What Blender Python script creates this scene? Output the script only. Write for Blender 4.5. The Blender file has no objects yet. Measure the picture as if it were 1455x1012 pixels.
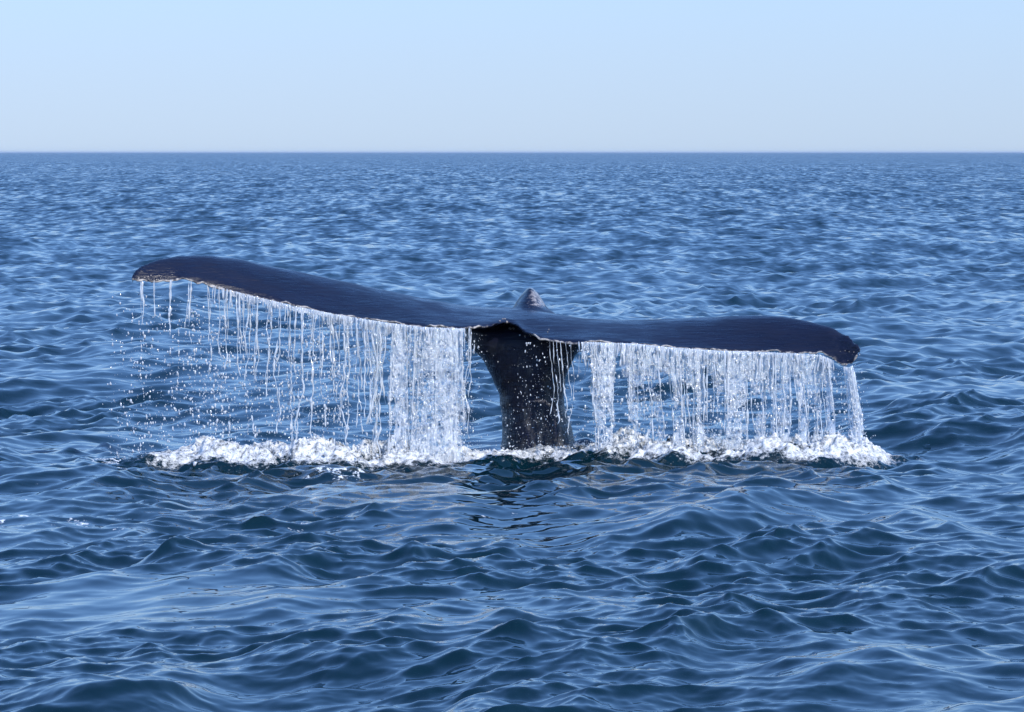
import bpy, bmesh, math, random
import numpy as np
R = math.radians
sc = bpy.context.scene
COL = sc.collection

# ------------------------------------------------------------------ camera
F_PX, W_PX, H_PX = 6480.0, 1455.0, 1012.0      # focal length in photo pixels
CAM_H = 2.01                                    # eye height above the sea (low boat)
HORIZON_V = 216.5
PITCH = math.atan((H_PX / 2 - HORIZON_V) / F_PX)
D = 30.0                                        # metres to the whale
cam = bpy.data.cameras.new('camera')
cam.sensor_width = 36.0
cam.lens = 36.0 * F_PX / W_PX
cam.clip_start = 0.1
cam.clip_end = 60000.0
camo = bpy.data.objects.new('camera', cam)
camo.location = (0, 0, CAM_H)
camo.rotation_euler = (math.pi / 2 - PITCH, 0, 0)
COL.objects.link(camo)
sc.camera = camo

# ------------------------------------------------------------------ sky and sun
SUN_EL, SUN_AZ = R(36), R(140)                  # azimuth clockwise from the view direction
world = bpy.data.worlds.new('World')
sc.world = world
world.use_nodes = True
wn = world.node_tree
sky = wn.nodes.new('ShaderNodeTexSky')
sky.sky_type = 'NISHITA'
sky.sun_disc = False
sky.sun_elevation = SUN_EL
sky.sun_rotation = SUN_AZ
sky.altitude = 0
sky.air_density = 2.0
sky.dust_density = 0.0
sky.ozone_density = 10.0
bgn = wn.nodes['Background']
bgn.inputs['Strength'].default_value = 0.12
# one even tone curve and white balance for the whole sky
sep = wn.nodes.new('ShaderNodeSeparateColor'); cmb = wn.nodes.new('ShaderNodeCombineColor')
wn.links.new(sky.outputs[0], sep.inputs[0])
for ch, (g_, k_) in enumerate(((0.58, 1.48), (0.54, 2.30), (0.52, 4.10))):
    pw = wn.nodes.new('ShaderNodeMath'); pw.operation = 'POWER'; pw.inputs[1].default_value = g_
    ml = wn.nodes.new('ShaderNodeMath'); ml.operation = 'MULTIPLY'; ml.inputs[1].default_value = k_
    wn.links.new(sep.outputs[ch], pw.inputs[0]); wn.links.new(pw.outputs[0], ml.inputs[0]); wn.links.new(ml.outputs[0], cmb.inputs[ch])
wn.links.new(cmb.outputs[0], bgn.inputs['Color'])
sun = bpy.data.lights.new('sun', 'SUN')
sun.energy = 4.3
sun.angle = R(0.53)
sun.color = (1.0, 0.95, 0.88)
suno = bpy.data.objects.new('sun', sun)
suno.rotation_euler = (math.pi / 2 - SUN_EL, 0, math.pi - SUN_AZ)
suno.location = (6, -6, 12)
COL.objects.link(suno)
sc.view_settings.view_transform = 'Standard'
sc.view_settings.look = 'None'
sc.view_settings.exposure = 0.12
sc.view_settings.gamma = 1.0
sc.render.engine = 'CYCLES'
sc.cycles.use_denoising = True
sc.cycles.max_bounces = 12
sc.cycles.transparent_max_bounces = 24
sc.cycles.caustics_reflective = False
sc.cycles.caustics_refractive = False

# ------------------------------------------------------------------ helpers
def at(u, v, Y):
    """photo pixel + distance along the view axis of the ground (world Y) -> world point"""
    a = (np.asarray(u, float) - W_PX / 2) / F_PX
    b = (H_PX / 2 - np.asarray(v, float)) / F_PX
    c, s = math.cos(PITCH), math.sin(PITCH)
    dy = c + b * s
    dz = -s + b * c
    k = Y / dy
    return np.stack(np.broadcast_arrays(a * k, np.asarray(Y, float) + 0 * k, CAM_H + dz * k), -1)

def smooth(a, b, x):
    t = np.clip((np.asarray(x, float) - a) / (b - a), 0, 1)
    return t * t * (3 - 2 * t)

_rng = np.random.default_rng(11)
_TILE = _rng.random((256, 256))
def noise(x, y):
    """smooth value noise in 0..1"""
    x = np.asarray(x, float); y = np.asarray(y, float)
    xi = np.floor(x).astype(int); yi = np.floor(y).astype(int)
    fx = x - xi; fy = y - yi
    fx = fx * fx * (3 - 2 * fx); fy = fy * fy * (3 - 2 * fy)
    x0 = xi % 256; x1 = (xi + 1) % 256; y0 = yi % 256; y1 = (yi + 1) % 256
    return (_TILE[y0, x0] * (1 - fx) + _TILE[y0, x1] * fx) * (1 - fy) + (_TILE[y1, x0] * (1 - fx) + _TILE[y1, x1] * fx) * fy
def fbm(x, y, o=4):
    s = 0; a = 0.5; t = 0
    for i in range(o):
        s = s + a * noise(x * 2 ** i + 17.3 * i, y * 2 ** i + 9.1 * i); t += a; a *= 0.5
    return s / t

def mesh_obj(name, verts, faces, mats, parent=None, smooth_shade=True, attrs=None, mat_idx=None):
    verts = np.asarray(verts, np.float32).reshape(-1, 3)
    me = bpy.data.meshes.new(name)
    if isinstance(faces, np.ndarray):
        n, k = faces.shape
        me.vertices.add(len(verts)); me.vertices.foreach_set('co', verts.ravel())
        me.loops.add(n * k); me.loops.foreach_set('vertex_index', faces.astype(np.int32).ravel())
        me.polygons.add(n)
        me.polygons.foreach_set('loop_start', np.arange(0, n * k, k, dtype=np.int32))
        me.update(calc_edges=True)
    else:
        me.from_pydata(verts.tolist(), [], faces)
    me.polygons.foreach_set('use_smooth', np.full(len(me.polygons), smooth_shade))
    if mat_idx is not None:
        me.polygons.foreach_set('material_index', np.asarray(mat_idx, np.int32))
    for k, v in (attrs or {}).items():
        at_ = me.attributes.new(k, 'FLOAT', 'POINT')
        at_.data.foreach_set('value', np.asarray(v, np.float32).ravel())
    for m in (mats if isinstance(mats, (list, tuple)) else [mats]):
        me.materials.append(m)
    me.update()
    o = bpy.data.objects.new(name, me)
    COL.objects.link(o)
    o.parent = parent
    return o

def tag(o, label=None, category=None, group=None, kind=None):
    for k, v in (('label', label), ('category', category), ('group', group), ('kind', kind)):
        if v: o[k] = v
    return o

def grid_faces(nr, nc):
    i = np.arange(nr * nc).reshape(nr, nc)
    return np.stack([i[:-1, :-1], i[:-1, 1:], i[1:, 1:], i[1:, :-1]], -1).reshape(-1, 4)

# ------------------------------------------------------------------ materials
class NT:
    def __init__(self, name):
        self.m = bpy.data.materials.new(name); self.m.use_nodes = True
        self.t = self.m.node_tree; self.t.nodes.clear()
        self.out = self.n('OutputMaterial')
    def n(self, kind, **inputs):
        nd = self.t.nodes.new('ShaderNode' + kind)
        for k, v in inputs.items():
            self.set(nd, k, v)
        return nd
    def set(self, nd, k, v):
        key = int(k[1:]) if k[0] == 'i' and k[1:].isdigit() else k.replace('_', ' ')
        s = nd.inputs[key]
        if hasattr(v, 'bl_rna') and v.bl_rna.identifier.startswith('NodeSocket'):
            self.t.links.new(v, s)
        else:
            s.default_value = v
    def math(self, op, a, b=0.0, clamp=False):
        nd = self.n('Math', i0=a, i1=b); nd.operation = op; nd.use_clamp = clamp
        return nd.outputs[0]
    def vmath(self, op, a, b=(0, 0, 0)):
        nd = self.n('VectorMath', i0=a, i1=b); nd.operation = op
        return nd.outputs[0]
    def attr(self, name):
        nd = self.n('Attribute'); nd.attribute_name = name
        return nd.outputs['Fac']
    def ramp(self, x, stops):
        nd = self.n('ValToRGB', Fac=x); e = nd.color_ramp.elements
        while len(e) < len(stops): e.new(0.5)
        for el, (p, c) in zip(e, stops):
            el.position = p; el.color = (*c, 1) if len(c) == 3 else c
        return nd.outputs[0]
    def mapr(self, x, a, b, c=0.0, d=1.0):
        nd = self.n('MapRange', Value=x); nd.interpolation_type = 'SMOOTHSTEP'
        for k, v in zip((1, 2, 3, 4), (a, b, c, d)): nd.inputs[k].default_value = v
        return nd.outputs[0]
    def mix(self, f, a, b):
        nd = self.n('Mix'); nd.data_type = 'RGBA'
        for i, v in ((0, f), (6, a), (7, b)):
            if hasattr(v, 'bl_rna') and v.bl_rna.identifier.startswith('NodeSocket'): self.t.links.new(v, nd.inputs[i])
            else: nd.inputs[i].default_value = v
        return nd.outputs[2]
    def pos(self, scale=(1, 1, 1)):
        g = self.n('NewGeometry').outputs['Position']
        return self.vmath('MULTIPLY', g, scale)
    def noise(self, vec, scale, detail=2.0, rough=0.5, color=False):
        nd = self.n('TexNoise', Vector=vec, Scale=scale, Detail=detail, Roughness=rough)
        return nd.outputs['Color' if color else 'Fac']
    def surf(self, s):
        self.t.links.new(s, self.out.inputs['Surface']); return self.m

WATER_BODY = (0.0010, 0.012, 0.018, 1)

def slope_normal(b, layers):
    """tilt the surface normal by sub-vertex ripples (slope noise, fixed to the sea in world space)"""
    g = b.n('NewGeometry')
    acc = g.outputs['Normal']
    for scale, (sx, sy), detail, strength in layers:
        c = b.noise(b.pos((sx, sy, 1)), scale, detail, 0.55, True)
        c = b.vmath('SUBTRACT', c, (0.5, 0.5, 0.5))
        c = b.vmath('MULTIPLY', c, (1, 1, 0))
        sn = b.n('VectorMath', i0=c); sn.operation = 'SCALE'
        b.set(sn, 'Scale', strength)
        acc = b.vmath('ADD', acc, sn.outputs[0])
    return b.vmath('NORMALIZE', acc)

def sea_material():
    b = NT('sea_water')
    calm = b.attr('calm'); foam = b.attr('foam'); far = b.attr('far')
    ripple = b.math('MULTIPLY', b.math('SUBTRACT', 1.0, calm), 0.20)
    f1 = b.math('MULTIPLY', far, 0.62)
    f2 = b.math('MULTIPLY', far, 0.55)
    f3 = b.math('MULTIPLY', far, 0.34)
    nrm = slope_normal(b, [(9.0, (0.6, 1.0), 3.0, ripple), (4.0, (0.8, 0.5), 2.0, f1), (2.6, (0.9, 0.12), 2.0, f2), (1.0, (0.9, 0.08), 3.0, f3)])
    tilt = b.n('VectorMath', i0=(0.0, -0.16, 0.0)); tilt.operation = 'SCALE'; b.set(tilt, 'Scale', far)   # near faces of the far waves hide their backs
    nrm = b.vmath('NORMALIZE', b.vmath('ADD', nrm, tilt.outputs[0]))
    rough = b.math('ADD', 0.03, b.math('MULTIPLY', far, 0.07))
    p = b.n('BsdfPrincipled', Base_Color=WATER_BODY, IOR=1.333, Roughness=rough, Normal=nrm)
    n1 = b.noise(b.pos((0.8, 0.45, 1)), 16.0, 5.0, 0.62)
    n2 = b.noise(b.pos((1, .5, 1)), 55.0, 3.0, 0.6)
    lace = b.math('ADD', b.math('MULTIPLY', n1, 0.7), b.math('MULTIPLY', n2, 0.3))
    thr = b.math('SUBTRACT', 0.77, b.math('MULTIPLY', foam, 0.40))
    fm = b.math('MULTIPLY', b.math('SUBTRACT', lace, thr), 14.0, True)
    d = b.n('BsdfDiffuse', Color=(0.74, 0.77, 0.78, 1))
    mx = b.n('MixShader', Fac=fm, i1=p.outputs[0], i2=d.outputs[0])
    return b.surf(mx.outputs[0])

def foam_material():
    b = NT('churned_foam')
    dens = b.attr('foam')
    n1 = b.noise(b.pos((1, .8, 1.2)), 26.0, 5.0, 0.65)
    n2 = b.noise(b.pos(), 110.0, 3.0, 0.6)
    lace = b.math('ADD', b.math('MULTIPLY', n1, 0.7), b.math('MULTIPLY', n2, 0.3))
    fm = b.math('MULTIPLY', b.math('SUBTRACT', lace, b.math('SUBTRACT', 0.81, b.math('MULTIPLY', dens, 0.47))), 4.5, True)
    nrm = slope_normal(b, [(30.0, (1, 1), 3.0, 0.7)])
    w = b.n('BsdfPrincipled', Base_Color=WATER_BODY, IOR=1.333, Roughness=0.06, Normal=nrm)
    bump = b.n('Bump', Strength=0.6, Distance=0.02, Height=lace)
    f = b.n('BsdfPrincipled', Base_Color=(0.74, 0.75, 0.745, 1), Roughness=0.6, Normal=bump.outputs[0])
    f.inputs['Subsurface Weight'].default_value = 0.0
    mx = b.n('MixShader', Fac=fm, i1=w.outputs[0], i2=f.outputs[0])
    return b.surf(mx.outputs[0])

def drop_material(name, white):
    b = NT(name)
    lw = b.n('LayerWeight', Blend=0.25).outputs['Fresnel']
    tr = b.n('BsdfTransparent', Color=(0.93, 0.97, 1, 1))
    di = b.n('BsdfDiffuse', Color=(0.88, 0.91, 0.94, 1))
    tl = b.n('BsdfTranslucent', Color=(0.88, 0.92, 0.96, 1))
    dd = b.n('MixShader', Fac=0.45, i1=di.outputs[0], i2=tl.outputs[0])
    gl = b.n('BsdfGlossy', Color=(1, 1, 1, 1), Roughness=0.12)
    body = b.n('MixShader', Fac=white, i1=tr.outputs[0], i2=dd.outputs[0])
    mx = b.n('MixShader', Fac=b.math('ADD', 0.06, b.math('MULTIPLY', lw, 0.6), True), i1=body.outputs[0], i2=gl.outputs[0])
    return b.surf(mx.outputs[0])

def film_material():
    b = NT('falling_water_film')
    dens = b.attr('dens')
    st = b.noise(b.pos((1, 1, 0.10)), 120.0, 3.0, 0.6)
    sp = b.noise(b.pos((1, 1, 0.6)), 62.0, 4.0, 0.75)
    k = b.math('ADD', b.math('MULTIPLY', st, 0.45), b.math('MULTIPLY', sp, 0.55))
    k = b.mapr(k, 0.36, 0.68)
    fac = b.math('MULTIPLY', dens, b.math('ADD', 0.30, b.math('MULTIPLY', k, 1.0)), True)
    tr = b.n('BsdfTransparent', Color=(0.94, 0.98, 1, 1))
    di = b.n('BsdfDiffuse', Color=(0.88, 0.91, 0.95, 1))
    tl = b.n('BsdfTranslucent', Color=(0.88, 0.92, 0.96, 1))
    dd = b.n('MixShader', Fac=0.45, i1=di.outputs[0], i2=tl.outputs[0])
    bump = b.n('Bump', Strength=0.9, Distance=0.012, Height=sp)
    gl = b.n('BsdfGlossy', Color=(1, 1, 1, 1), Roughness=0.16, Normal=bump.outputs[0])
    body = b.n('MixShader', Fac=fac, i1=tr.outputs[0], i2=dd.outputs[0])
    mx = b.n('MixShader', Fac=b.math('ADD', 0.05, b.math('MULTIPLY', k, 0.16)), i1=body.outputs[0], i2=gl.outputs[0])
    return b.surf(mx.outputs[0])

def whale_material():
    b = NT('wet_whale_skin')
    edge = b.attr('edge'); pale = b.attr('pale'); under = b.attr('stock')
    base = b.mix(b.noise(b.pos((0.5, 1, 2)), 3.0, 4.0), (0.004, 0.005, 0.014, 1), (0.009, 0.0115, 0.031, 1))
    # worn pale skin along the trailing edge
    n = b.noise(b.pos((1, 1, 1)), 24.0, 5.0, 0.7)
    em = b.math('MULTIPLY', b.math('SUBTRACT', b.math('ADD', b.math('MULTIPLY', edge, 0.62), n), 1.0), 6.0, True)
    col = b.mix(em, base, (0.42, 0.385, 0.35, 1))
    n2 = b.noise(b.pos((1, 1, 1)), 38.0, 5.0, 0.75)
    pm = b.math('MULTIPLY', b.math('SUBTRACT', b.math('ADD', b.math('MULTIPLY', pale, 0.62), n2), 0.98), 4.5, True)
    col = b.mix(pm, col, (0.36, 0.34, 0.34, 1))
    lit_grey = b.math('MULTIPLY', b.mapr(b.noise(b.pos((2.6, 1, 1.0)), 4.5, 5.0, 0.68), 0.46, 0.70), under)  # lit grey highlights of the stock, painted into the skin colour as mottling
    col = b.mix(lit_grey, col, (0.075, 0.074, 0.072, 1))
    # a few thin scars
    sc1 = b.noise(b.pos((1.2, 3, 9)), 7.0, 6.0, 0.8)
    sm = b.math('MULTIPLY', b.math('SUBTRACT', sc1, 0.68), 12.0, True)
    col = b.mix(b.math('MULTIPLY', sm, 0.4), col, (0.3, 0.3, 0.33, 1))
    streak = b.noise(b.pos((1.5, 2, 14)), 5.0, 4.0, 0.6)
    fold = b.noise(b.pos((5, 3, 0.8)), 4.5, 4.0, 0.6)
    hgt = b.math('ADD', b.math('MULTIPLY', streak, 0.35), b.math('MULTIPLY', fold, under))
    bump = b.n('Bump', Strength=0.65, Distance=0.04, Height=hgt)
    fine = b.noise(b.pos(), 160.0, 3.0, 0.6)
    wet = b.noise(b.pos((0.8, 1.5, 3)), 4.0, 4.0, 0.6)
    rough = b.math('ADD', b.mapr(wet, 0.35, 0.65, 0.15, 0.38), b.math('MULTIPLY', fine, 0.12))
    p = b.n('BsdfPrincipled', Base_Color=col, Roughness=rough, Normal=bump.outputs[0])
    p.inputs['Specular IOR Level'].default_value = 0.5
    p.inputs['IOR'].default_value = 1.36
    return b.surf(p.outputs[0])

def barnacle_material():
    b = NT('barnacle_shell')
    n = b.noise(b.pos(), 90.0, 3.0)
    c = b.mix(n, (0.12, 0.10, 0.09, 1), (0.42, 0.38, 0.35, 1))
    return b.surf(b.n('BsdfPrincipled', Base_Color=c, Roughness=0.7).outputs[0])

M_SEA = sea_material(); M_FOAM = foam_material(); M_FILM = film_material()
M_STRAND = drop_material('falling_water_strand', 0.86)
M_DROP = drop_material('water_drop', 0.92)
M_SKIN = whale_material(); M_BARN = barnacle_material()

# ------------------------------------------------------------------ sea: FFT wave bands
def wave_band(lmin, lmax, slope, seed, wind, spread, N=512):
    L = lmax * 10.0
    rng = np.random.default_rng(seed)
    k1 = np.fft.fftfreq(N, L / N) * 2 * math.pi
    kx, ky = np.meshgrid(k1, k1)
    k = np.hypot(kx, ky); k[0, 0] = 1
    ok = (k >= 2 * math.pi / lmax) & (k < 2 * math.pi / lmin)
    dirn = (kx * math.cos(wind) + ky * math.sin(wind)) / k
    P = np.where(ok, k ** -3.2 * (np.abs(dirn) ** spread + 0.05), 0)
    h = np.sqrt(P) * (rng.normal(size=k.shape) + 1j * rng.normal(size=k.shape))
    H = np.fft.ifft2(h).real
    DX = np.fft.ifft2(-1j * kx / k * h).real
    DY = np.fft.ifft2(-1j * ky / k * h).real
    SX = np.fft.ifft2(1j * kx * h).real; SY = np.fft.ifft2(1j * ky * h).real
    f = slope / math.sqrt((SX ** 2 + SY ** 2).mean())
    return L, H * f, DX * f, DY * f

def samp(tile, x, y):
    N = tile.shape[0]
    xi = np.floor(x); yi = np.floor(y); fx = x - xi; fy = y - yi
    x0 = xi.astype(np.int64) % N; y0 = yi.astype(np.int64) % N; x1 = (x0 + 1) % N; y1 = (y0 + 1) % N
    return (tile[y0, x0] * (1 - fx) + tile[y0, x1] * fx) * (1 - fy) + (tile[y1, x0] * (1 - fx) + tile[y1, x1] * fx) * fy

WIND = R(-78)      # waves travel mostly along the view line
BANDS = [  # lmin, lmax, rms slope, seed, wind offset, spread, chop
    (0.04, 0.12, 0.08, 1, R(25), 1.0, 0.6),
    (0.12, 0.33, 0.155, 2, R(-12), 2.2, 0.9),
    (0.33, 0.85, 0.165, 3, R(10), 2.6, 1.0),
    (0.85, 3.2, 0.085, 4, R(-8), 3.0, 0.9),
    (3.2, 12.0, 0.035, 5, R(6), 3.0, 0.8),
    (12.0, 60.0, 0.018, 6, R(-10), 4.0, 0.5),
]
_bands = [(b, wave_band(b[0], b[1], b[2], b[3], WIND + b[4], b[5])) for b in BANDS]

def calm_mask(x, y):
    """slicks: the smooth upwelling patch in front of the whale"""
    def ell(cx, cy, rx, ry, a):
        dx = x - cx; dy = y - cy
        px = dx * math.cos(a) + dy * math.sin(a); py = -dx * math.sin(a) + dy * math.cos(a)
        r = np.hypot(px / rx, py / ry)
        r = r + 0.5 * (fbm(x * 1.3, y * 0.7) - 0.5)
        return 1 - smooth(0.45, 1.15, r)
    y = y / 1.5
    m = 0.97 * ell(-1.75, 14.2, 1.3, 1.1, R(-8))
    m = np.maximum(m, 0.6 * ell(-0.3, 13.6, 1.3, 0.9, R(-8)))
    m = np.maximum(m, 0.75 * ell(-0.9, 17.9, 0.9, 0.8, 0))
    return m

def ridge(x, y, x0, y0, x1, y1, w, h):
    """one steeper individual wave crest from (x0,y0) to (x1,y1)"""
    dx, dy = x1 - x0, y1 - y0; L = math.hypot(dx, dy)
    s = ((x - x0) * dx + (y - y0) * dy) / L / L
    n = (-(x - x0) * dy + (y - y0) * dx) / L
    n = n + 0.1 * np.sin(s * 7 + x0)
    env = np.exp(-((s - 0.5) / 0.38) ** 4)
    return h * env * np.exp(-np.where(n > 0, n / (1.5 * w), n / (0.8 * w)) ** 2)

RIDGES = [
    (1.9, 21.2, 5.2, 19.8, 0.55, 0.11), (0.35, 15.6, 1.9, 17.2, 0.3, 0.075), (0.3, 14.6, 2.3, 15.4, 0.28, 0.05),
    (-2.1, 11.55, -1.1, 11.95, 0.22, 0.07), (-1.2, 12.5, 0.3, 12.35, 0.25, 0.05), (0.9, 11.7, 2.2, 12.0, 0.22, 0.04),
    (-3.6, 18.2, -2.2, 18.6, 0.4, 0.07), (-1.6, 19.0, -0.9, 19.1, 0.18, 0.05), (-2.2, 15.5, -0.9, 15.0, 0.2, 0.045),
]

def sea_surface(x, y, spacing):
    calm = calm_mask(x, y)
    near_w = 1 + 0.35 * np.exp(-(x / 3.0) ** 2 - ((y - D + 3.0) / 3.0) ** 2)
    dX = np.zeros_like(x); dY = np.zeros_like(x); dZ = np.zeros_like(x)
    lost = np.zeros_like(x)
    gust = 0.80 + 0.4 * fbm(x * 0.05 + 3, y * 0.02 + 8, 3)
    patch = 0.45 + 1.15 * smooth(.3, .68, fbm(x * 0.55 + 3, y * 0.28 + 8, 3))      # ruffled and smoother patches, metres across
    for i, (b, (L, H, DXt, DYt)) in enumerate(_bands):
        lm = math.sqrt(b[0] * b[1])
        fade = 1 - smooth(0.35, 1.3, spacing / lm)
        lost += (1 - fade) * b[2] ** 2
        if fade.max() <= 0: continue
        a = 0.37 * i; c, s = math.cos(a), math.sin(a)
        N = H.shape[0]
        px = (x * c + y * s) / L * N + 31.7 * i; py = (-x * s + y * c) / L * N + 77.1 * i
        if i == 0: wgt = fade * (1 - 0.93 * calm) * gust * patch
        elif i == 1: wgt = fade * (1 - 0.88 * calm) * gust * patch * near_w
        elif i == 2: wgt = fade * (1 - 0.55 * calm) * (.6 + .4 * patch)
        else: wgt = fade * (1 - 0.6 * np.exp(-(x / 3.2) ** 2 - ((y - D + 0.8) / 3.0) ** 2))
        # tile rotation: rotate displacement back to world
        ddx = samp(DXt, px, py); ddy = samp(DYt, px, py)
        ch = -b[6]                                   # pull towards the crests: sharp crests, broad troughs
        dX += wgt * ch * (ddx * c - ddy * s); dY += wgt * ch * (ddx * s + ddy * c)
        dZ += wgt * samp(H, px, py)
    for r in RIDGES:
        dZ += ridge(x, y / 1.5, *r)
    # the water levels out where the whale pushes up
    return x + dX, y + dY, dZ, calm, np.sqrt(lost)

def foam_line(x):
    """world Y of the line where the falling water lands"""
    return D - 20 + np.interp(x, [-2.8, -1.5, -0.5, 0.4, 1.2, 2.3, 2.9], [18.9, 19.3, 19.55, 19.7, 19.4, 19.5, 20.0])

def build_sea():
    rows_dense = np.arange(0, 560, 0.46)
    vv = 1012 + 90 - rows_dense * (1012 + 90 - HORIZON_V) / 560.0      # photo rows, bottom to horizon
    Yd = CAM_H * F_PX / np.maximum(vv - HORIZON_V, 0.35)
    Yd = Yd[Yd < 23000]
    Yn = np.linspace(0.8, Yd[0], 80, endpoint=False)
    Y = np.concatenate([Yn, Yd, [30000.0, 45000.0]])
    # finer rows where the whale stands so the splash sits in real water
    a_d = np.linspace(-0.138, 0.138, 680)
    a_o = 0.138 * (3.2 / 0.138) ** (np.linspace(0, 1, 44)[1:])
    A = np.concatenate([-a_o[::-1], a_d, a_o])
    XX = A[None, :] * Y[:, None]; YY = np.repeat(Y[:, None], len(A), 1)
    dA = np.gradient(A); dYr = np.gradient(Y)
    spacing = np.maximum(np.abs(dA)[None, :] * Y[:, None] * 1.6, 0.55 * np.minimum(dYr, 9e9)[:, None] ** 0.9)
    x, y, z, calm, lost = sea_surface(XX, YY, spacing)
    z = np.where(YY > 3000, z * 0.0, z)
    far = np.clip(lost / 0.25, 0, 1)
    fl = foam_line(x)
    d = y - fl
    span = smooth(-3.0, -2.5, x) * (1 - smooth(2.15, 2.5, x))
    foam = span * np.exp(-(np.where(d < 0, d / 0.55, d / 1.0)) ** 2) * (0.55 + 0.6 * fbm(x * 2, y * 1.0))
    trail = 0.72 * smooth(-3.6, -2.8, x) * (1 - smooth(-1.0, 1.0, x)) * smooth(23.4, 25.8, y) * (1 - smooth(28.5, 29.4, y)) * smooth(0.42, 0.7, fbm(x * 1.7, y * 0.6 + 5))
    foam = np.clip(np.maximum(foam, trail), 0, 1)
    V = np.stack([x, y, z], -1).reshape(-1, 3)
    o = mesh_obj('sea', V, grid_faces(len(Y), len(A)), M_SEA, attrs=dict(calm=calm, foam=foam, far=far))
    tag(o, 'blue rippled sea reaching to the horizon around the whale', 'sea', kind='structure')
    return o
build_sea()

def sea_z(x, y):
    """height of the open sea near the whale"""
    x = np.asarray(x, float); y = np.asarray(y, float)
    _, _, z, _, _ = sea_surface(x, y, np.full_like(x, 0.03))
    return z

# ------------------------------------------------------------------ whale
TOP = np.array([(186, 393), (190, 386), (200, 378), (222, 369), (250, 363.5), (275, 362), (300, 363), (335, 368), (370, 376), (450, 392), (520, 406),
                (600, 423), (650, 433), (690, 436), (720, 436), (752, 438), (780, 442), (830, 450), (900, 452), (1000, 449), (1080, 448.5),
                (1120, 451), (1150, 456), (1180, 464), (1205, 477), (1218, 488), (1224, 497)], float)
BOT = np.array([(186, 400), (195, 402), (215, 401), (260, 399), (310, 410), (370, 425), (420, 437), (480, 449), (540, 459), (600, 466.5), (650, 468.5),
                (690, 467), (712, 461), (722, 458), (732, 463), (745, 474), (770, 484), (800, 487.5), (850, 488.5), (900, 490), (960, 496), (1020, 500),
                (1080, 502), (1130, 504), (1165, 506), (1180, 512), (1195, 521), (1206, 524), (1216, 518), (1224, 499)], float)
UC = 724.0
def fl_top(u): return np.interp(u, TOP[:, 0], TOP[:, 1])
def fl_bot(u): return np.interp(u, BOT[:, 0], BOT[:, 1])
def span_s(u):
    return np.where(u < UC, (UC - u) / (UC - 186), (u - UC) / (1224 - UC))
def y_trail(u):
    s = span_s(u)
    return D + np.interp(s, [0, .03, .08, .2, .45, .7, .88, 1], [-.22, -.34, -.46, -.55, -.52, -.50, -.56, -.66])
def y_lead(u):
    s = span_s(u)
    return D + np.interp(s, [0, .1, .3, .5, .7, .85, .95, 1], [.62, .52, .42, .30, .10, -.14, -.38, -.60])
def trail_pt(u):
    return at(u, fl_bot(u), y_trail(u))

def section(u, n=22):
    s = float(span_s(u))
    T = at(u, float(fl_bot(u)), float(y_trail(u)))
    yl = float(y_lead(u)); yt = float(y_trail(u))
    thick = float(np.interp(s, [0, .1, .3, .6, .85, .95, 1], [.24, .19, .15, .115, .09, .075, .03]))
    ycrest = yl - 0.30 * (yl - yt)
    C = at(u, float(fl_top(u)), ycrest)
    C2 = C[2]
    thick = min(thick, max(0.02, (C2 - T[2]) * 0.9))
    x = T[0]
    zt = T[2] + 0.006
    zl_mid = C2 - thick * 0.5                      # mean line at crest
    pts = []
    # upper: trailing -> leading ; lower: leading -> trailing
    tt = 0.5 * (1 - np.cos(np.linspace(0, math.pi, n)))
    def mean(t):
        y = yt + (yl - yt) * t
        z = zt + (zl_mid - zt) * np.sin(np.clip(t / 0.7, 0, 1) * math.pi / 2) ** 1.15
        z = np.where(t > 0.7, zl_mid - (t - 0.7) * 0.12, z)
        return y, z
    def th(t):
        # rounded leading edge, fine trailing edge
        q = 1 - t
        a = 2.6 * np.sqrt(np.clip(q, 0, 1)) - 1.0 * q - 2.6 * q ** 2 + 1.0 * q ** 3
        return np.clip(a / 1.12, 0, None) * thick * 0.5 + 0.007
    y, z = mean(tt); h = th(tt)
    up = np.stack([np.full(n, x), y, z + h], -1)
    lo = np.stack([np.full(n, x), y, z - h * 0.8], -1)[::-1][1:-1]
    return np.concatenate([up, lo])

def loft(rings):
    V = np.concatenate(rings); n = len(rings[0]); F = []
    for i in range(len(rings) - 1):
        for j in range(n):
            k = (j + 1) % n
            F.append((i * n + j, i * n + k, (i + 1) * n + k, (i + 1) * n + j))
    F.append(tuple(range(n))[::-1]); b = (len(rings) - 1) * n
    F.append(tuple(range(b, b + n)))
    return V, F

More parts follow.
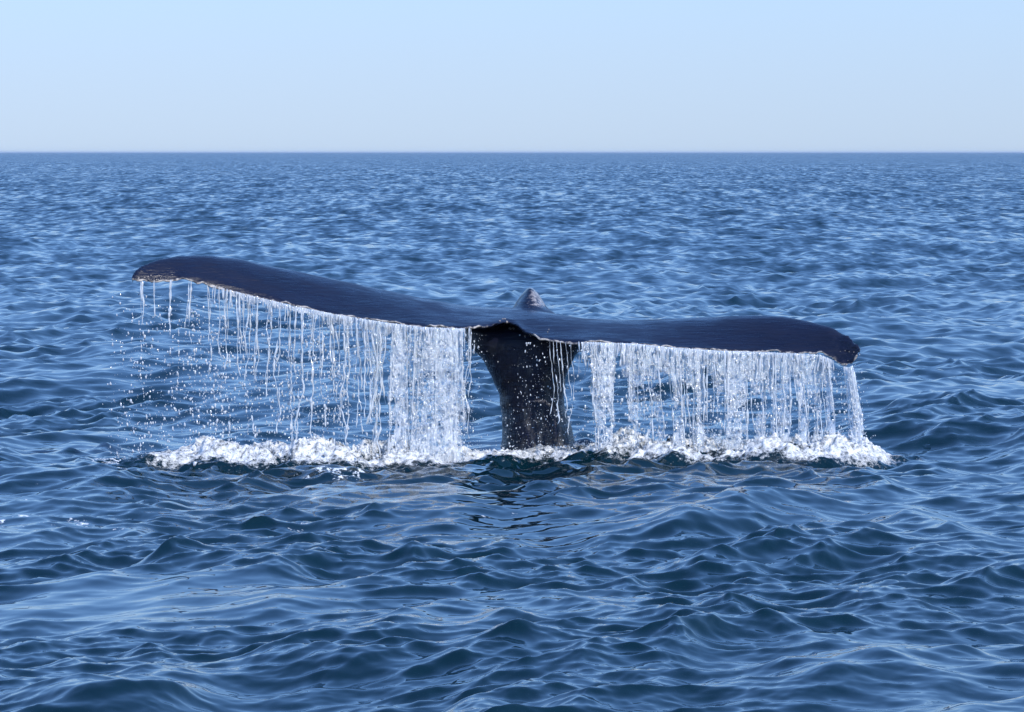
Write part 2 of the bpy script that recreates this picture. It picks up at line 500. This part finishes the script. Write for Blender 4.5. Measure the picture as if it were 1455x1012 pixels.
def build_whale():
    us = np.concatenate([np.linspace(186.5, 260, 14), np.linspace(266, 690, 52), np.linspace(696, 760, 22), np.linspace(766, 1150, 48), np.linspace(1156, 1223.5, 18)])
    rings = [section(u) for u in us]
    V1, F1 = loft(rings)
    # tail stock: level rings  (photo row, left, right, front Y, back Y)
    st = [(450, 690, 785, .0, .60), (460, 668, 815, -.08, .60), (470, 660, 838, -.14, .60), (482, 661, 838, -.17, .60), (493, 669, 829, -.17, .60), (505, 681, 818, -.16, .58), (520, 692, 809, -.15, .56),
          (540, 702.5, 803, -.14, .55), (560, 709, 801, -.13, .56), (580, 712, 804, -.13, .59), (600, 713, 809, -.14, .64), (625, 712.5, 816, -.16, .72), (650, 710, 824, -.19, .82)]
    rg = []
    for (v, ul, ur, yf, yb) in st:
        yc = D + (yf + yb) / 2
        a = at(ul, v, yc); b = at(ur, v, yc)
        cx = (a[0] + b[0]) / 2; rx = (b[0] - a[0]) / 2; ry = (yb - yf) / 2; z = a[2]
        t = np.linspace(0, 2 * math.pi, 40, endpoint=False)
        c_, s_ = np.cos(t), np.sin(t)
        e = 0.86
        rg.append(np.stack([cx + rx * np.sign(c_) * np.abs(c_) ** e, yc + ry * np.sign(s_) * np.abs(s_) ** e, np.full(40, z)], -1))
    last = rg[-1]
    for dz, g, dy in ((-.25, 1.12, .1), (-.7, 1.4, .35), (-1.3, 1.75, .8)):
        c0 = last.mean(0)
        q = (last - c0) * [g, g * 1.05, 1] + c0 + [0, dy, dz]
        rg.append(q)
    rg = rg[::-1]
    V2, F2 = loft(rg)
    # ridge where the back of the stock runs into the flukes
    kn = []
    for (v, ul, ur, yf, yb) in ((470, 690, 800, .1, .75), (445, 712, 790, .22, .78), (436, 728, 778, .34, .90), (428, 732, 773, .40, .92), (420, 738, 768, .45, .92), (414, 743.5, 763, .5, .88), (408, 748.5, 757, .55, .80)):
        yc = D + (yf + yb) / 2
        a = at(ul, v, yc); b = at(ur, v, yc)
        t = np.linspace(0, 2 * math.pi, 24, endpoint=False)
        kn.append(np.stack([(a[0] + b[0]) / 2 + (b[0] - a[0]) / 2 * np.cos(t), yc + (yb - yf) / 2 * np.sin(t), np.full(24, a[2])], -1))
    V3, F3 = loft(kn)
    parts = [(V1, F1), (V2, F2), (V3, F3)]
    verts = []; faces = []; off = 0
    for V, F in parts:
        verts.append(V); faces += [tuple(i + off for i in f) for f in F]; off += len(V)
    me = bpy.data.meshes.new('tmp'); me.from_pydata(np.concatenate(verts).tolist(), [], faces)
    bm = bmesh.new(); bm.from_mesh(me)
    # recalc per island so that all are outward
    bmesh.ops.recalc_face_normals(bm, faces=bm.faces); bm.to_mesh(me); bm.free()
    tmp = bpy.data.objects.new('tmp', me); COL.objects.link(tmp)
    md = tmp.modifiers.new('r', 'REMESH'); md.mode = 'VOXEL'; md.voxel_size = 0.0105; md.adaptivity = 0.0
    ms = tmp.modifiers.new('s', 'SMOOTH'); ms.factor = 0.5; ms.iterations = 7
    dg = bpy.context.evaluated_depsgraph_get()
    ev = tmp.evaluated_get(dg)
    nm = bpy.data.meshes.new_from_object(ev)
    bpy.data.objects.remove(tmp)
    n = len(nm.vertices)
    co = np.empty(n * 3, np.float32); nm.vertices.foreach_get('co', co); co = co.reshape(-1, 3).astype(float)
    # attributes
    ug = np.linspace(187, 1223, 700); tp = trail_pt(ug)
    best = np.full(n, 9.0)
    xs = np.argsort(tp[:, 0]); 
    # nearest point of trailing edge in windows of x
    idx = np.clip(np.searchsorted(tp[xs, 0], co[:, 0]), 0, 699)
    for k in range(-8, 9):
        q = tp[xs[np.clip(idx + k, 0, 699)]]
        best = np.minimum(best, np.linalg.norm(co - q, axis=1))
    edge = 1 - smooth(0.012, 0.05, best)
    edge_p = edge * (0.25 + 0.75 * smooth(.04, .2, np.abs(co[:, 0] - at(722, 460, D)[0])))
    stock = (1 - smooth(at(0, 505, D)[2], at(0, 480, D)[2], co[:, 2])) * (np.abs(co[:, 0] - .13) < .6)
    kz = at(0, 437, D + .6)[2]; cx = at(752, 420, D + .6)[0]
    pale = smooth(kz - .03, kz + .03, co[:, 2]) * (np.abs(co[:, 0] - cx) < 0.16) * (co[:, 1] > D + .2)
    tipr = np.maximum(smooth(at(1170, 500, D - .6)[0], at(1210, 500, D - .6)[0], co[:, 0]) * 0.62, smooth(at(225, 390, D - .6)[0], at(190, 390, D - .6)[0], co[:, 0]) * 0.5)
    pale = np.maximum(pale * (0.60 + 0.36 * smooth(cx - .03, cx + .05, co[:, 0])), tipr)  # worn pale knob, with the light on its right side painted in as paler skin
    # wrinkles and dents of the skin
    nrm = np.empty(n * 3, np.float32); nm.vertices.foreach_get('normal', nrm); nrm = nrm.reshape(-1, 3)
    wr = (fbm(co[:, 0] * 3.2 + co[:, 2] * 2.5, co[:, 2] * 9 - co[:, 0] * 6, 4) - .5) * 0.035 * stock
    tr = ((noise(co[:, 0] * 28, co[:, 1] * 9) - .5) * 0.016 + (fbm(co[:, 0] * 9, 0 * co[:, 0]) - .5) * .035) * edge                          # nicks in the trailing edge
    wv = (fbm(co[:, 0] * 1.8, co[:, 1] * 1.5, 3) - .5) * 0.03 * (1 - stock) * (1 - edge)
    rg_ = (fbm(co[:, 0] * 30 + co[:, 2] * 11, co[:, 1] * 20 + co[:, 2] * 26, 3) - .5) * 0.035 * tipr
    co = co + nrm * (wr + wv + rg_)[:, None]
    co[:, 2] += tr
    nm.vertices.foreach_set('co', co.astype(np.float32).ravel())
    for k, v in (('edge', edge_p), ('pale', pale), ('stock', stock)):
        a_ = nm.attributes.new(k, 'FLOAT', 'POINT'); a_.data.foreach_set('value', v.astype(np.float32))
    nm.polygons.foreach_set('use_smooth', np.ones(len(nm.polygons), bool))
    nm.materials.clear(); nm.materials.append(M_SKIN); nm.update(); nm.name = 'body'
    root = bpy.data.objects.new('whale', None); COL.objects.link(root)
    root.location = (0.15, D + .2, 0)
    tag(root, 'dark humpback whale tail with both flukes raised above the water, streaming', 'whale')
    body = bpy.data.objects.new('body', nm); COL.objects.link(body)
    body.parent = root; body.matrix_parent_inverse = root.matrix_world.inverted()
    body.location = (-0.15, -D - .2, 0)
    body.matrix_parent_inverse.identity()
    # barnacles: at the notch and on the rough tip
    rng = random.Random(5)
    ring = [(1.0, 0.0), (0.86, 0.45), (0.52, 0.9), (0.34, 1.0), (0.24, 0.7)]
    bv = []; bf = []; m = 9
    for (r, z) in ring:
        for j in range(m):
            a = 2 * math.pi * j / m; rr = r * (1 + .12 * ((j % 2) * 2 - 1))
            bv.append((rr * math.cos(a), rr * math.sin(a), z))
    for i in range(len(ring) - 1):
        for j in range(m):
            k = (j + 1) % m
            bf.append((i * m + j, i * m + k, (i + 1) * m + k, (i + 1) * m + j))
    bf.append(tuple(range((len(ring) - 1) * m, len(ring) * m)))
    bme = None
    from mathutils import Vector, kdtree
    from mathutils.bvhtree import BVHTree
    bvh = BVHTree.FromPolygons([Vector(c) for c in co], [tuple(p.vertices) for p in nm.polygons])
    cl = [(715 + rng.gauss(0, 4), 459 + rng.gauss(0, 2.5), .008) for _ in range(5)] + [(728 + rng.gauss(0, 3), 467 + rng.gauss(0, 2), .009) for _ in range(4)]
    cl += [(1197 + rng.gauss(0, 8), 502 + rng.gauss(0, 7), rng.uniform(.003, .007)) for _ in range(7)]
    cl += [(200 + rng.gauss(0, 7), 393 + rng.gauss(0, 3.5), rng.uniform(.005, .009)) for _ in range(6)]
    cl += [(rng.uniform(752, 785), rng.uniform(468, 478), .005) for _ in range(4)]
    eye = Vector((0, 0, CAM_H))
    for (u, v, r) in cl:
        tgt = Vector(at(u, v, D)) - eye; tgt.normalize()
        hit, nn, _, _ = bvh.ray_cast(eye, tgt)
        if hit is None: continue
        if bme is None:
            o = mesh_obj('barnacle', bv, bf, M_BARN, root); bme = o.data
        else:
            o = bpy.data.objects.new('barnacle', bme); COL.objects.link(o); o.parent = root
        q = nn.to_track_quat('Z', 'Y')
        o.rotation_mode = 'QUATERNION'; o.rotation_quaternion = q
        o.location = hit - Vector((0.15, D + .2, 0)) - nn * r * 0.3
        o.scale = (r, r * rng.uniform(.8, 1.2), r * 0.8)
    return co
build_whale()

# ------------------------------------------------------------------ falling water
rng = np.random.default_rng(21)
class Builder:
    def __init__(self):
        self.V = []; self.F = []; self.MI = []; self.DN = []; self.n = 0
    def add(self, V, F, mi, dens=1.0):
        V = np.asarray(V, float).reshape(-1, 3)
        self.V.append(V); self.F.append(np.asarray(F) + self.n); self.MI.append(np.full(len(F), mi)); self.n += len(V)
        self.DN.append(np.broadcast_to(np.asarray(dens, float).ravel(), (len(V),)) if np.ndim(dens) else np.full(len(V), dens))
    def obj(self, name, mats):
        return mesh_obj(name, np.concatenate(self.V), np.concatenate(self.F), mats, mat_idx=np.concatenate(self.MI), attrs=dict(dens=np.concatenate(self.DN)))

def tube(b, P, r, mi, sides=6):
    """closed tube along points P with radii r (both ends pinched)"""
    n = len(P)
    if n < 3: return
    r = r.copy(); r[0] *= 0.15; r[-1] *= 0.15
    a = np.linspace(0, 2 * math.pi, sides, endpoint=False)
    ring = np.stack([np.cos(a), np.sin(a), 0 * a], -1)
    V = P[:, None, :] + ring[None] * r[:, None, None]
    i = np.arange(n * sides).reshape(n, sides); j = np.roll(i, -1, 1)
    F = np.stack([i[:-1], j[:-1], j[1:], i[1:]], -1).reshape(-1, 4)
    b.add(V, F, mi)

ICO = None
def ico():
    global ICO
    if ICO is None:
        bm = bmesh.new(); bmesh.ops.create_icosphere(bm, subdivisions=1, radius=1.0)
        V = np.array([v.co[:] for v in bm.verts]); F = np.array([[v.index for v in f.verts] for f in bm.faces]); bm.free()
        ICO = (V, F)
    return ICO
def drops_mesh(name, P, r, stretch, mat, parent=None):
    V0, F0 = ico(); n = len(P)
    sc_ = np.stack([r, r, r * stretch], -1)
    jig = 1 + 0.25 * rng.normal(size=(n, len(V0), 1))
    V = P[:, None, :] + V0[None] * jig * sc_[:, None, :]
    F = (F0[None] + (np.arange(n) * len(V0))[:, None, None]).reshape(-1, 3)
    return mesh_obj(name, V, F, mat, parent)

def path(u0, u1, t, wob, seed, v_end=655.0, front=0.0):
    """points down a fall from trailing-edge pixel u0 to landing pixel u1; t in 0..1 (1 = water)"""
    T = trail_pt(u0)
    yt = T[1] - 0.02 - front
    x1 = (u1 - W_PX / 2) / F_PX * yt / math.cos(PITCH)
    z1 = -0.03
    x = T[0] + (x1 - T[0]) * t ** 0.9 + wob * (fbm(t * T[2] * 6 + seed * 3.1, 0 * t + seed, 4) - .5) * 3 * np.clip(t * 2.5, 0, 1) + 0.12 * wob * (noise(t * T[2] * 45 + seed, 0 * t + seed) - .5)
    y = yt - 0.05 * t + wob * (noise(t * 6 + seed * 1.7, 0 * t + seed + 40) - .5) * 1.5 + rng.normal() * 0.02
    z = T[2] + 0.012 + (z1 - T[2]) * t
    return np.stack([x, y + 0 * t, z], -1)

def strand(b, u0, u1, r, wob, t1=1.0, t0=0.0, breakup=0.3, seed=None, mi=1, step=0.012):
    seed = rng.random() * 200 if seed is None else seed
    T = trail_pt(u0)
    n = max(6, int((t1 - t0) * T[2] / step))
    t = np.linspace(t0, t1, n)
    P = path(u0, u1, t, wob, seed)
    bead = fbm(t * T[2] * 22 + seed, 0 * t + seed * .37, 3)
    slow = noise(t * T[2] * 7 + seed * 2.2, 0 * t + 3 + seed)
    rr = r * (0.25 + 2.6 * np.clip(bead - .3, 0, 1) ** 1.3) * (0.45 + 1.1 * slow) * (1.25 - 0.35 * t)
    thr = breakup * smooth(0.05, 0.75, t)
    keep = (0.6 * bead + 0.4 * slow) > 0.18 + thr * 0.62
    i = 0
    while i < n:
        if keep[i]:
            j = i
            while j < n and keep[j]: j += 1
            if j - i >= 3: tube(b, P[i:j], rr[i:j], mi)
            elif j - i >= 1:
                k = min(n, i + 3); tube(b, P[max(0, k - 3):k], rr[max(0, k - 3):k] * 1.2, mi)
            i = j
        else: i += 1

def film(b, ua, ub, la, lb, dens, seed, hole=0.3, amp=0.012, t1=1.0, cell=0.0075, tear=0.4):
    """thin uneven sheet of falling water between edge pixels ua..ub landing la..lb, torn by holes"""
    wm = max(ub - ua, lb - la) / 216.0
    nx = max(4, int(wm / cell)); T = trail_pt((ua + ub) / 2); nz = max(10, int(T[2] * t1 / 0.011))
    s = np.linspace(0, 1, nx); t = np.linspace(0, t1, nz)
    S, Tt = np.meshgrid(s, t)
    uu = ua + (ub - ua) * S; TP = trail_pt(uu)
    l = la + (lb - la) * S
    x1 = (l - W_PX / 2) / F_PX * TP[..., 1] / math.cos(PITCH)
    ease = Tt ** 0.85
    x = TP[..., 0] + (x1 - TP[..., 0]) * ease
    z = TP[..., 2] + 0.008 + (-0.03 - TP[..., 2]) * Tt
    x = x + 0.05 * (fbm(S * 1.3 + seed, z * 4 + seed, 3) - .5) * np.clip(Tt * 3, 0, 1) + .012 * (fbm(S * 4 + seed, z * 18 + seed, 3) - .5) * np.clip(Tt * 5, 0, 1)
    nn = fbm(x * 26 + seed, z * 5 + seed, 4)
    n2 = fbm(x * 55 + seed * 2, z * 34, 3)
    y = TP[..., 1] - 0.015 - 0.05 * Tt + amp * 2.2 * (nn - .5) + amp * 1.5 * (n2 - .5) * np.clip(Tt * 4, 0, 1)
    # density: strong at the lip, streaked, thinning then whitening low down
    edge = np.minimum(S, 1 - S) * wm
    ed = smooth(0, 0.012, edge + 0.03 * (n2 - .5))
    dn = dens * (0.55 + 0.75 * smooth(.3, .7, nn)) * (0.75 + 0.5 * np.exp(-Tt * 9) + 0.35 * smooth(.6, 1, Tt)) * (0.35 + .65 * ed)
    h = fbm(x * 17 + seed * 5, z * 5.5 + seed * 3, 3) * 0.7 + n2 * 0.3
    keep = (h > hole * (0.05 + 1.0 * smooth(0.03 if tear > .3 else 0.0, tear, Tt)) + 0.06) & (edge + np.where(Tt < .04, 0, 0.09) * (fbm(x * 30 + seed, z * 9 + seed * 2, 3) - .42) > -0.002)
    V = np.stack([x, y, z], -1).reshape(-1, 3)
    F = grid_faces(nz, nx); kf = keep.ravel()[F].all(1); F = F[kf]
    used = np.unique(F); 
    if len(used) == 0: return
    mp = np.full(len(V), -1); mp[used] = np.arange(len(used))
    b.add(V[used], mp[F], 0, dn.ravel()[used])

MATS = [M_FILM, M_STRAND, M_DROP]
def blobs(b, ua, ub, la, lb, n):
    """lumps and beads of broken water inside a falling column"""
    for _ in range(n):
        f = rng.random(); t = rng.random() ** .8
        if rng.random() < .4: f = np.clip(noise(f * 9 + ua, 0.0) * 1.6 - .3, 0, 1)
        u = ua + (ub - ua) * f; T = trail_pt(u)
        x1 = ((la + (lb - la) * f) - W_PX / 2) / F_PX * T[1] / math.cos(PITCH)
        c = np.array([T[0] + (x1 - T[0]) * t ** .85 + rng.normal() * .006, T[1] - .02 - .05 * t + rng.normal() * .02, T[2] * (1 - t)])
        r = .0018 + .0058 * rng.random() ** 3
        BL.append((c, r, 1 + 1.6 * rng.random()))
BL = []
def column(ua, ub, la, lb, dens, hole, nstr, label, group, r=0.0042, wob=0.016, breakup=.3, nblob=7):
    b = Builder()
    if dens > 0:
        dens *= 1.75
        film(b, ua, ub, la, lb, dens, rng.random() * 100, hole)
        film(b, ua + 1, ub - 1, la + 1, lb - 1, dens * .6, rng.random() * 100, hole + .12)
    for k in range(max(3, int(nstr * .3))):
        f = rng.random()
        rk = r
        if k < 2 or rng.random() < .25: f = [0.03, 0.97][k % 2] + rng.normal() * .02; rk = r * 1.55
        strand(b, ua + (ub - ua) * f, la + (lb - la) * f, rk * rng.uniform(.5, 1.25), wob * rng.uniform(.4, 1), breakup=breakup, t1=rng.uniform(.55, 1.0) if rng.random() < .4 else 1.0)
    blobs(b, ua, ub, la, lb, int(nblob * max(ub - ua, lb - la)))
    o = b.obj('water_stream', MATS)
    return tag(o, label, 'water stream', group)

ORD = 'first second third fourth fifth sixth seventh eighth ninth tenth eleventh twelfth thirteenth fourteenth'.split()
G_R = 'water columns pouring from the level fluke'
column(836, 876, 848, 868, .62, .33, 16, 'tapering white water column beside the tail stock, from the level fluke', None, r=.005)
for q, (ua, ub, la, lb, dn, ho, ns) in enumerate((
        (893, 935, 890, 946, .42, .38, 18), (948, 964, 960, 975, .70, .31, 9), (968, 984, 978, 988, .18, .46, 8), (986, 1001, 989, 1000, .68, .31, 9),
        (1005, 1030, 1003, 1027, .28, .42, 13), (1033, 1060, 1032, 1064, .60, .31, 14), (1063, 1084, 1073, 1090, .5, .38, 10), (1086, 1098, 1090, 1104, .66, .32, 8),
        (1101, 1122, 1104, 1125, .5, .38, 12), (1124, 1139, 1138, 1153, .8, .32, 9), (1142, 1162, 1152, 1171, .32, .42, 11), (1164, 1178, 1179, 1193, .75, .36, 8))):
    column(ua, ub, la, lb, dn, ho, ns, '%s water column from the tail stock, pouring off the level fluke' % ORD[q + 1], G_R)
column(1198, 1211, 1213, 1234, .95, .22, 14, 'dense white stream of water falling from the rough fluke tip', None, r=.0055, wob=.01, breakup=.12)
# raised fluke
column(588, 657, 582, 661, .52, .26, 30, 'broad sparkling curtain of water beside the tail stock, from the raised fluke', None, r=.0036)
column(557, 577, 550, 582, .8, .28, 9, 'narrow white sheet of water beside the broad curtain', None)
column(578, 590, 578, 594, .35, .42, 6, 'thin clear sheet of water touching the broad curtain', None)
G_L = 'thin strands of water falling from the raised fluke'
def thin(u0, u1, r, brk, t1=1.0, extra=0, wob=.03, lab='', grp=G_L):
    b = Builder()
    strand(b, u0, u1, r, wob, t1=t1, breakup=brk)
    veil = 485 < u0 < 550 and grp == G_L
    if veil:
        film(b, u0 - 6, u0 + 6, u1 - 7, u1 + 7, .22, rng.random() * 90, hole=.47, t1=.85)
    for k in range(extra):
        strand(b, u0 + rng.normal() * 4, u1 + rng.normal() * 6, r * .6, wob, t1=t1 * rng.uniform(.4, 1), breakup=brk + .15)
    if not b.V: return
    if len(b.V) <= 14 and not veil:           # only a few drips: each one its own piece
        root = bpy.data.objects.new('water_strand', None); COL.objects.link(root)
        for V, F, n0 in zip(b.V, b.F, np.cumsum([0] + [len(v) for v in b.V])):
            mesh_obj('drip', V, F - n0, M_STRAND, root)
        tag(root, lab, 'water strand', grp)
        return
    tag(b.obj('water_strand', MATS), lab, 'water strand', grp)
STR = [(430, 424, .0075, .12, 1, 2), (446, 441, .0072, .18, 1, 2), (470, 481, .006, .28, .95, 2), (494, 494, .0075, .12, 1, 3), (506, 514, .006, .25, .95, 2),
        (520, 533, .0065, .25, 1, 3), (534, 528, .0065, .2, 1, 3), (546, 520, .006, .3, .9, 2), (541, 541, .0065, .2, 1, 2), (484, 478, .005, .4, .8, 2),
        (457, 461, .005, .42, .8, 1), (412, 415, .005, .55, .85, 2), (398, 392, .0048, .6, .8, 2), (384, 381, .0048, .6, .75, 2), (366, 362, .0055, .5, .8, 2), (352, 350, .005, .6, .8, 2),
        (340, 345, .005, .62, .6, 2), (318, 322, .006, .55, .8, 2), (296, 300, .004, .75, .5, 1), (272, 262, .0055, .72, .34, 1), (245, 236, .0055, .75, .30, 1), (218, 222, .004, .8, .2, 1), (203, 200, .0055, .75, .24, 1)]
STR.sort()
for q, (u0, u1, r, brk, t1, ex) in enumerate(STR):
    lab = ('%s thin broken water strand from the raised fluke tip' % ORD[q]) if q < 11 else ('%s thin water strand from the broad curtain, under the raised fluke' % ORD[len(STR) - 1 - q])
    thin(u0, u1, r * 1.1, brk + .06, t1, ex, wob=.028, lab=lab)
thin(667, 664, .006, .3, 1, 2, lab='thin strand of water between the broad curtain and the tail stock', grp=None)
for q, (u0, u1) in enumerate(((786, 790), (796, 806), (803, 812))):
    thin(u0, u1, .004, .42, .75, 1, lab='%s broken water strand from the fluke notch, in front of the tail stock' % ORD[q], grp='strands in front of the tail stock')

# short ragged fringe clinging under both trailing edges
def fringe(ua, ub, n, lmin, lmax, name, label, lip):
    b = Builder()
    for (a_, b_, t_) in lip:
        film(b, a_, b_, a_, b_, .95, rng.random() * 90, hole=.85, t1=t_, tear=t_)
    for k in range(n):
        u = rng.uniform(ua, ub)
        T = trail_pt(u); ln = rng.uniform(lmin, lmax) * rng.random() ** .6
        strand(b, u, u + rng.normal() * 12, rng.uniform(.0028, .0055), .012, t1=min(1, ln / T[2] + .02), breakup=.2, step=.008)
    o = b.obj(name, MATS); o['kind'] = 'stuff'
    return tag(o, label, 'drips')
fringe(300, 660, 190, .03, .14, 'drip_fringe', 'short white drips hanging all along the raised fluke edge', [(330, 470, .09), (440, 660, .16)])
fringe(822, 1185, 170, .03, .22, 'drip_fringe', 'short white drips hanging all along the level fluke edge', [(826, 1184, .30), (880, 1182, .45)])

# ------------------------------------------------------------------ spray drops
def spray():
    P = []; r = []; s = []
    def put(n, us, ts, rmin, rmax, yj=.12, grp=0):
        for _ in range(n):
            u = us(); t = float(np.clip(ts(), 0, 1))
            T = trail_pt(u)
            x = T[0] + rng.normal() * .03; z = T[2] * (1 - t) + 0.02; y = T[1] - .03 + rng.normal() * yj
            P.append((x, y, z)); r.append(rmin * .8 + (rmax * 1.5 - rmin) * rng.random() ** 5); s.append(1 + rng.random() * 1.3)
    U = rng.uniform
    put(1400, lambda: U(160, 330), lambda: .08 + .92 * U() ** .8, .0016, .0055, .2)
    put(1300, lambda: U(300, 480), lambda: U(.06, 1), .0016, .0055, .18)
    put(1100, lambda: U(430, 600), lambda: U(.05, 1), .0016, .006, .12)
    put(1300, lambda: U(584, 680), lambda: U(.05, 1), .0014, .0048, .06)
    put(2600, lambda: U(830, 1190), lambda: U(.03, 1), .0014, .0052, .07)
    put(500, lambda: 1204 + rng.normal() * 9 , lambda: U(.05, 1), .0016, .005, .05)
    put(260, lambda: U(735, 830), lambda: U(.05, .7), .0014, .0045, .03)
    # beaded trails: what is left of the thin strands lower down
    for _ in range(64):
        u = U(186, 500); T = trail_pt(u); t = U(.12, .4); te = U(.6, 1.0); dx = rng.normal() * .05; y0 = T[1] - .03 + rng.normal() * .05; ph = U(0, 90)
        while t < te:
            q = t ** 1.2
            x = T[0] + dx * q + .03 * (float(noise(t * 7 + ph, ph)) - .5)
            P.append((x, y0, T[2] * (1 - t))); r.append(.0016 + .0052 * U() ** 2.2); s.append(1 + 2.2 * U() ** 2)
            t += U(.004, .05) if U() < .75 else U(.05, .14)
    # clumps on the left where strands have broken up
    for _ in range(46):
        u = U(180, 480); t = U(.15, .95); T = trail_pt(u); c = np.array([T[0], T[1] - .03, T[2] * (1 - t)])
        for k in range(rng.integers(4, 14)):
            P.append(c + rng.normal(size=3) * [.018, .02, .03]); r.append(U(.0018, .0055)); s.append(U(1, 2.4))
    # in front of the stock and low splash all along the foam
    for _ in range(300):
        u = 765 + rng.normal() * 36; v = 652 - abs(rng.normal()) * 62; q = at(u, v, D - .28 + rng.normal() * .05)
        if q[2] > .0: P.append(q); r.append(.0016 + .0042 * U() ** 4); s.append(1 + .9 * U())
    for _ in range(2600):
        x = U(-2.55, 2.35); w = 1.0 if (-1.75 < x < -.3 or x > .35) else .45
        y = foam_line(x) + rng.normal() * .14; z = abs(rng.normal()) * .075 * w + .02
        P.append((x, y, z)); r.append(.0014 + .0045 * U() ** 3); s.append(1 + .4 * U())
    for c, r_, s_ in BL:
        P.append(c); r.append(r_); s.append(s_)
    for _ in range(1100):       # lumps thrown up where the columns land
        x = U(-2.3, 2.35); w = np.interp(x, [-2.3, -1.4, -.8, -.3, .3, .7, 1.3, 1.9, 2.4, 2.5], [.2, .7, 1, .4, .4, 1, .7, 1, .9, .3])
        y = foam_line(x) + .05 + rng.normal() * .13; z = abs(rng.normal()) * .07 * w + .02
        P.append((x, y, z)); r.append((.003 + .010 * U() ** 3)); s.append(.8 + .5 * U())
    o = drops_mesh('spray', np.array(P), np.array(r), np.array(s), M_DROP)
    tag(o, 'loose white spray drops flying under the flukes and round the tail', 'spray', kind='stuff')
spray()

# ------------------------------------------------------------------ churned foam
def foam_patch():
    xs = np.arange(-2.75, 2.80, .0078); ys = np.arange(-.62, .95, .0095)
    X, dY = np.meshgrid(xs, ys)
    Y = foam_line(X) + dY
    warp = (fbm(X * 2.1, Y * 1.6, 3) - .5) * .5
    d = dY + warp * .6
    lift = np.interp(X, [-2.75, -2.4, -2.0, -1.6, -1.2, -.8, -.45, -.2, .1, .45, .7, 1.1, 1.5, 1.8, 2.1, 2.3, 2.48, 2.8], [0.1, .5, .7, .85, .95, 1, .8, .4, .4, .8, 1.05, .95, .95, 1, 1.0, .8, .15, 0])
    env = np.exp(-np.where(d < 0, d / .42, d / .58) ** 2)
    big = fbm(X * 5.5, Y * 4.5, 3)
    bil = np.abs(fbm(X * 14, Y * 12 + 40, 4) - .5) * 2
    fine = fbm(X * 60, Y * 45, 3)
    H = lift * env * (.012 + .25 * np.clip(big - .25, 0, 1) + .06 * (1 - bil) ** 2 + .03 * (fine - .5))
    rim = smooth(.06, .30, env * (.4 + .6 * lift))
    Z = sea_z(X, Y) - .035 * (1 - rim) - .012 + H * rim
    foam = np.clip(env * lift * 1.3 + .35 * env, 0, 1) * (.6 + .7 * smooth(.25, .65, big))
    # keep the churn a little thinner round the stock
    o = mesh_obj('foam', np.stack([X, Y, Z], -1), grid_faces(*X.shape), M_FOAM, attrs=dict(foam=np.clip(foam, 0, 1)))
    tag(o, 'white churned foam where the falling water lands round the tail', 'foam', kind='stuff')
foam_patch()

# ------------------------------------------------------------------ sea air
def haze():
    b = NT('sea_air')
    v = b.n('VolumePrincipled', Color=(0.86, 0.93, 1.0, 1), Density=HAZE, Anisotropy=0.2)
    b.t.links.new(v.outputs[0], b.out.inputs['Volume'])
    x, y0, y1, z0, z1 = 60000.0, -200.0, 47000.0, -6.0, 6.0
    V = [(-x, y0, z0), (x, y0, z0), (x, y1, z0), (-x, y1, z0), (-x, y0, z1), (x, y0, z1), (x, y1, z1), (-x, y1, z1)]
    F = [(3, 2, 1, 0), (4, 5, 6, 7), (0, 1, 5, 4), (1, 2, 6, 5), (2, 3, 7, 6), (3, 0, 4, 7)]
    o = mesh_obj('haze', V, F, b.m, smooth_shade=False)
    tag(o, 'thin pale sea haze over the open water', 'haze', kind='stuff')
HAZE = 0.00004
haze()
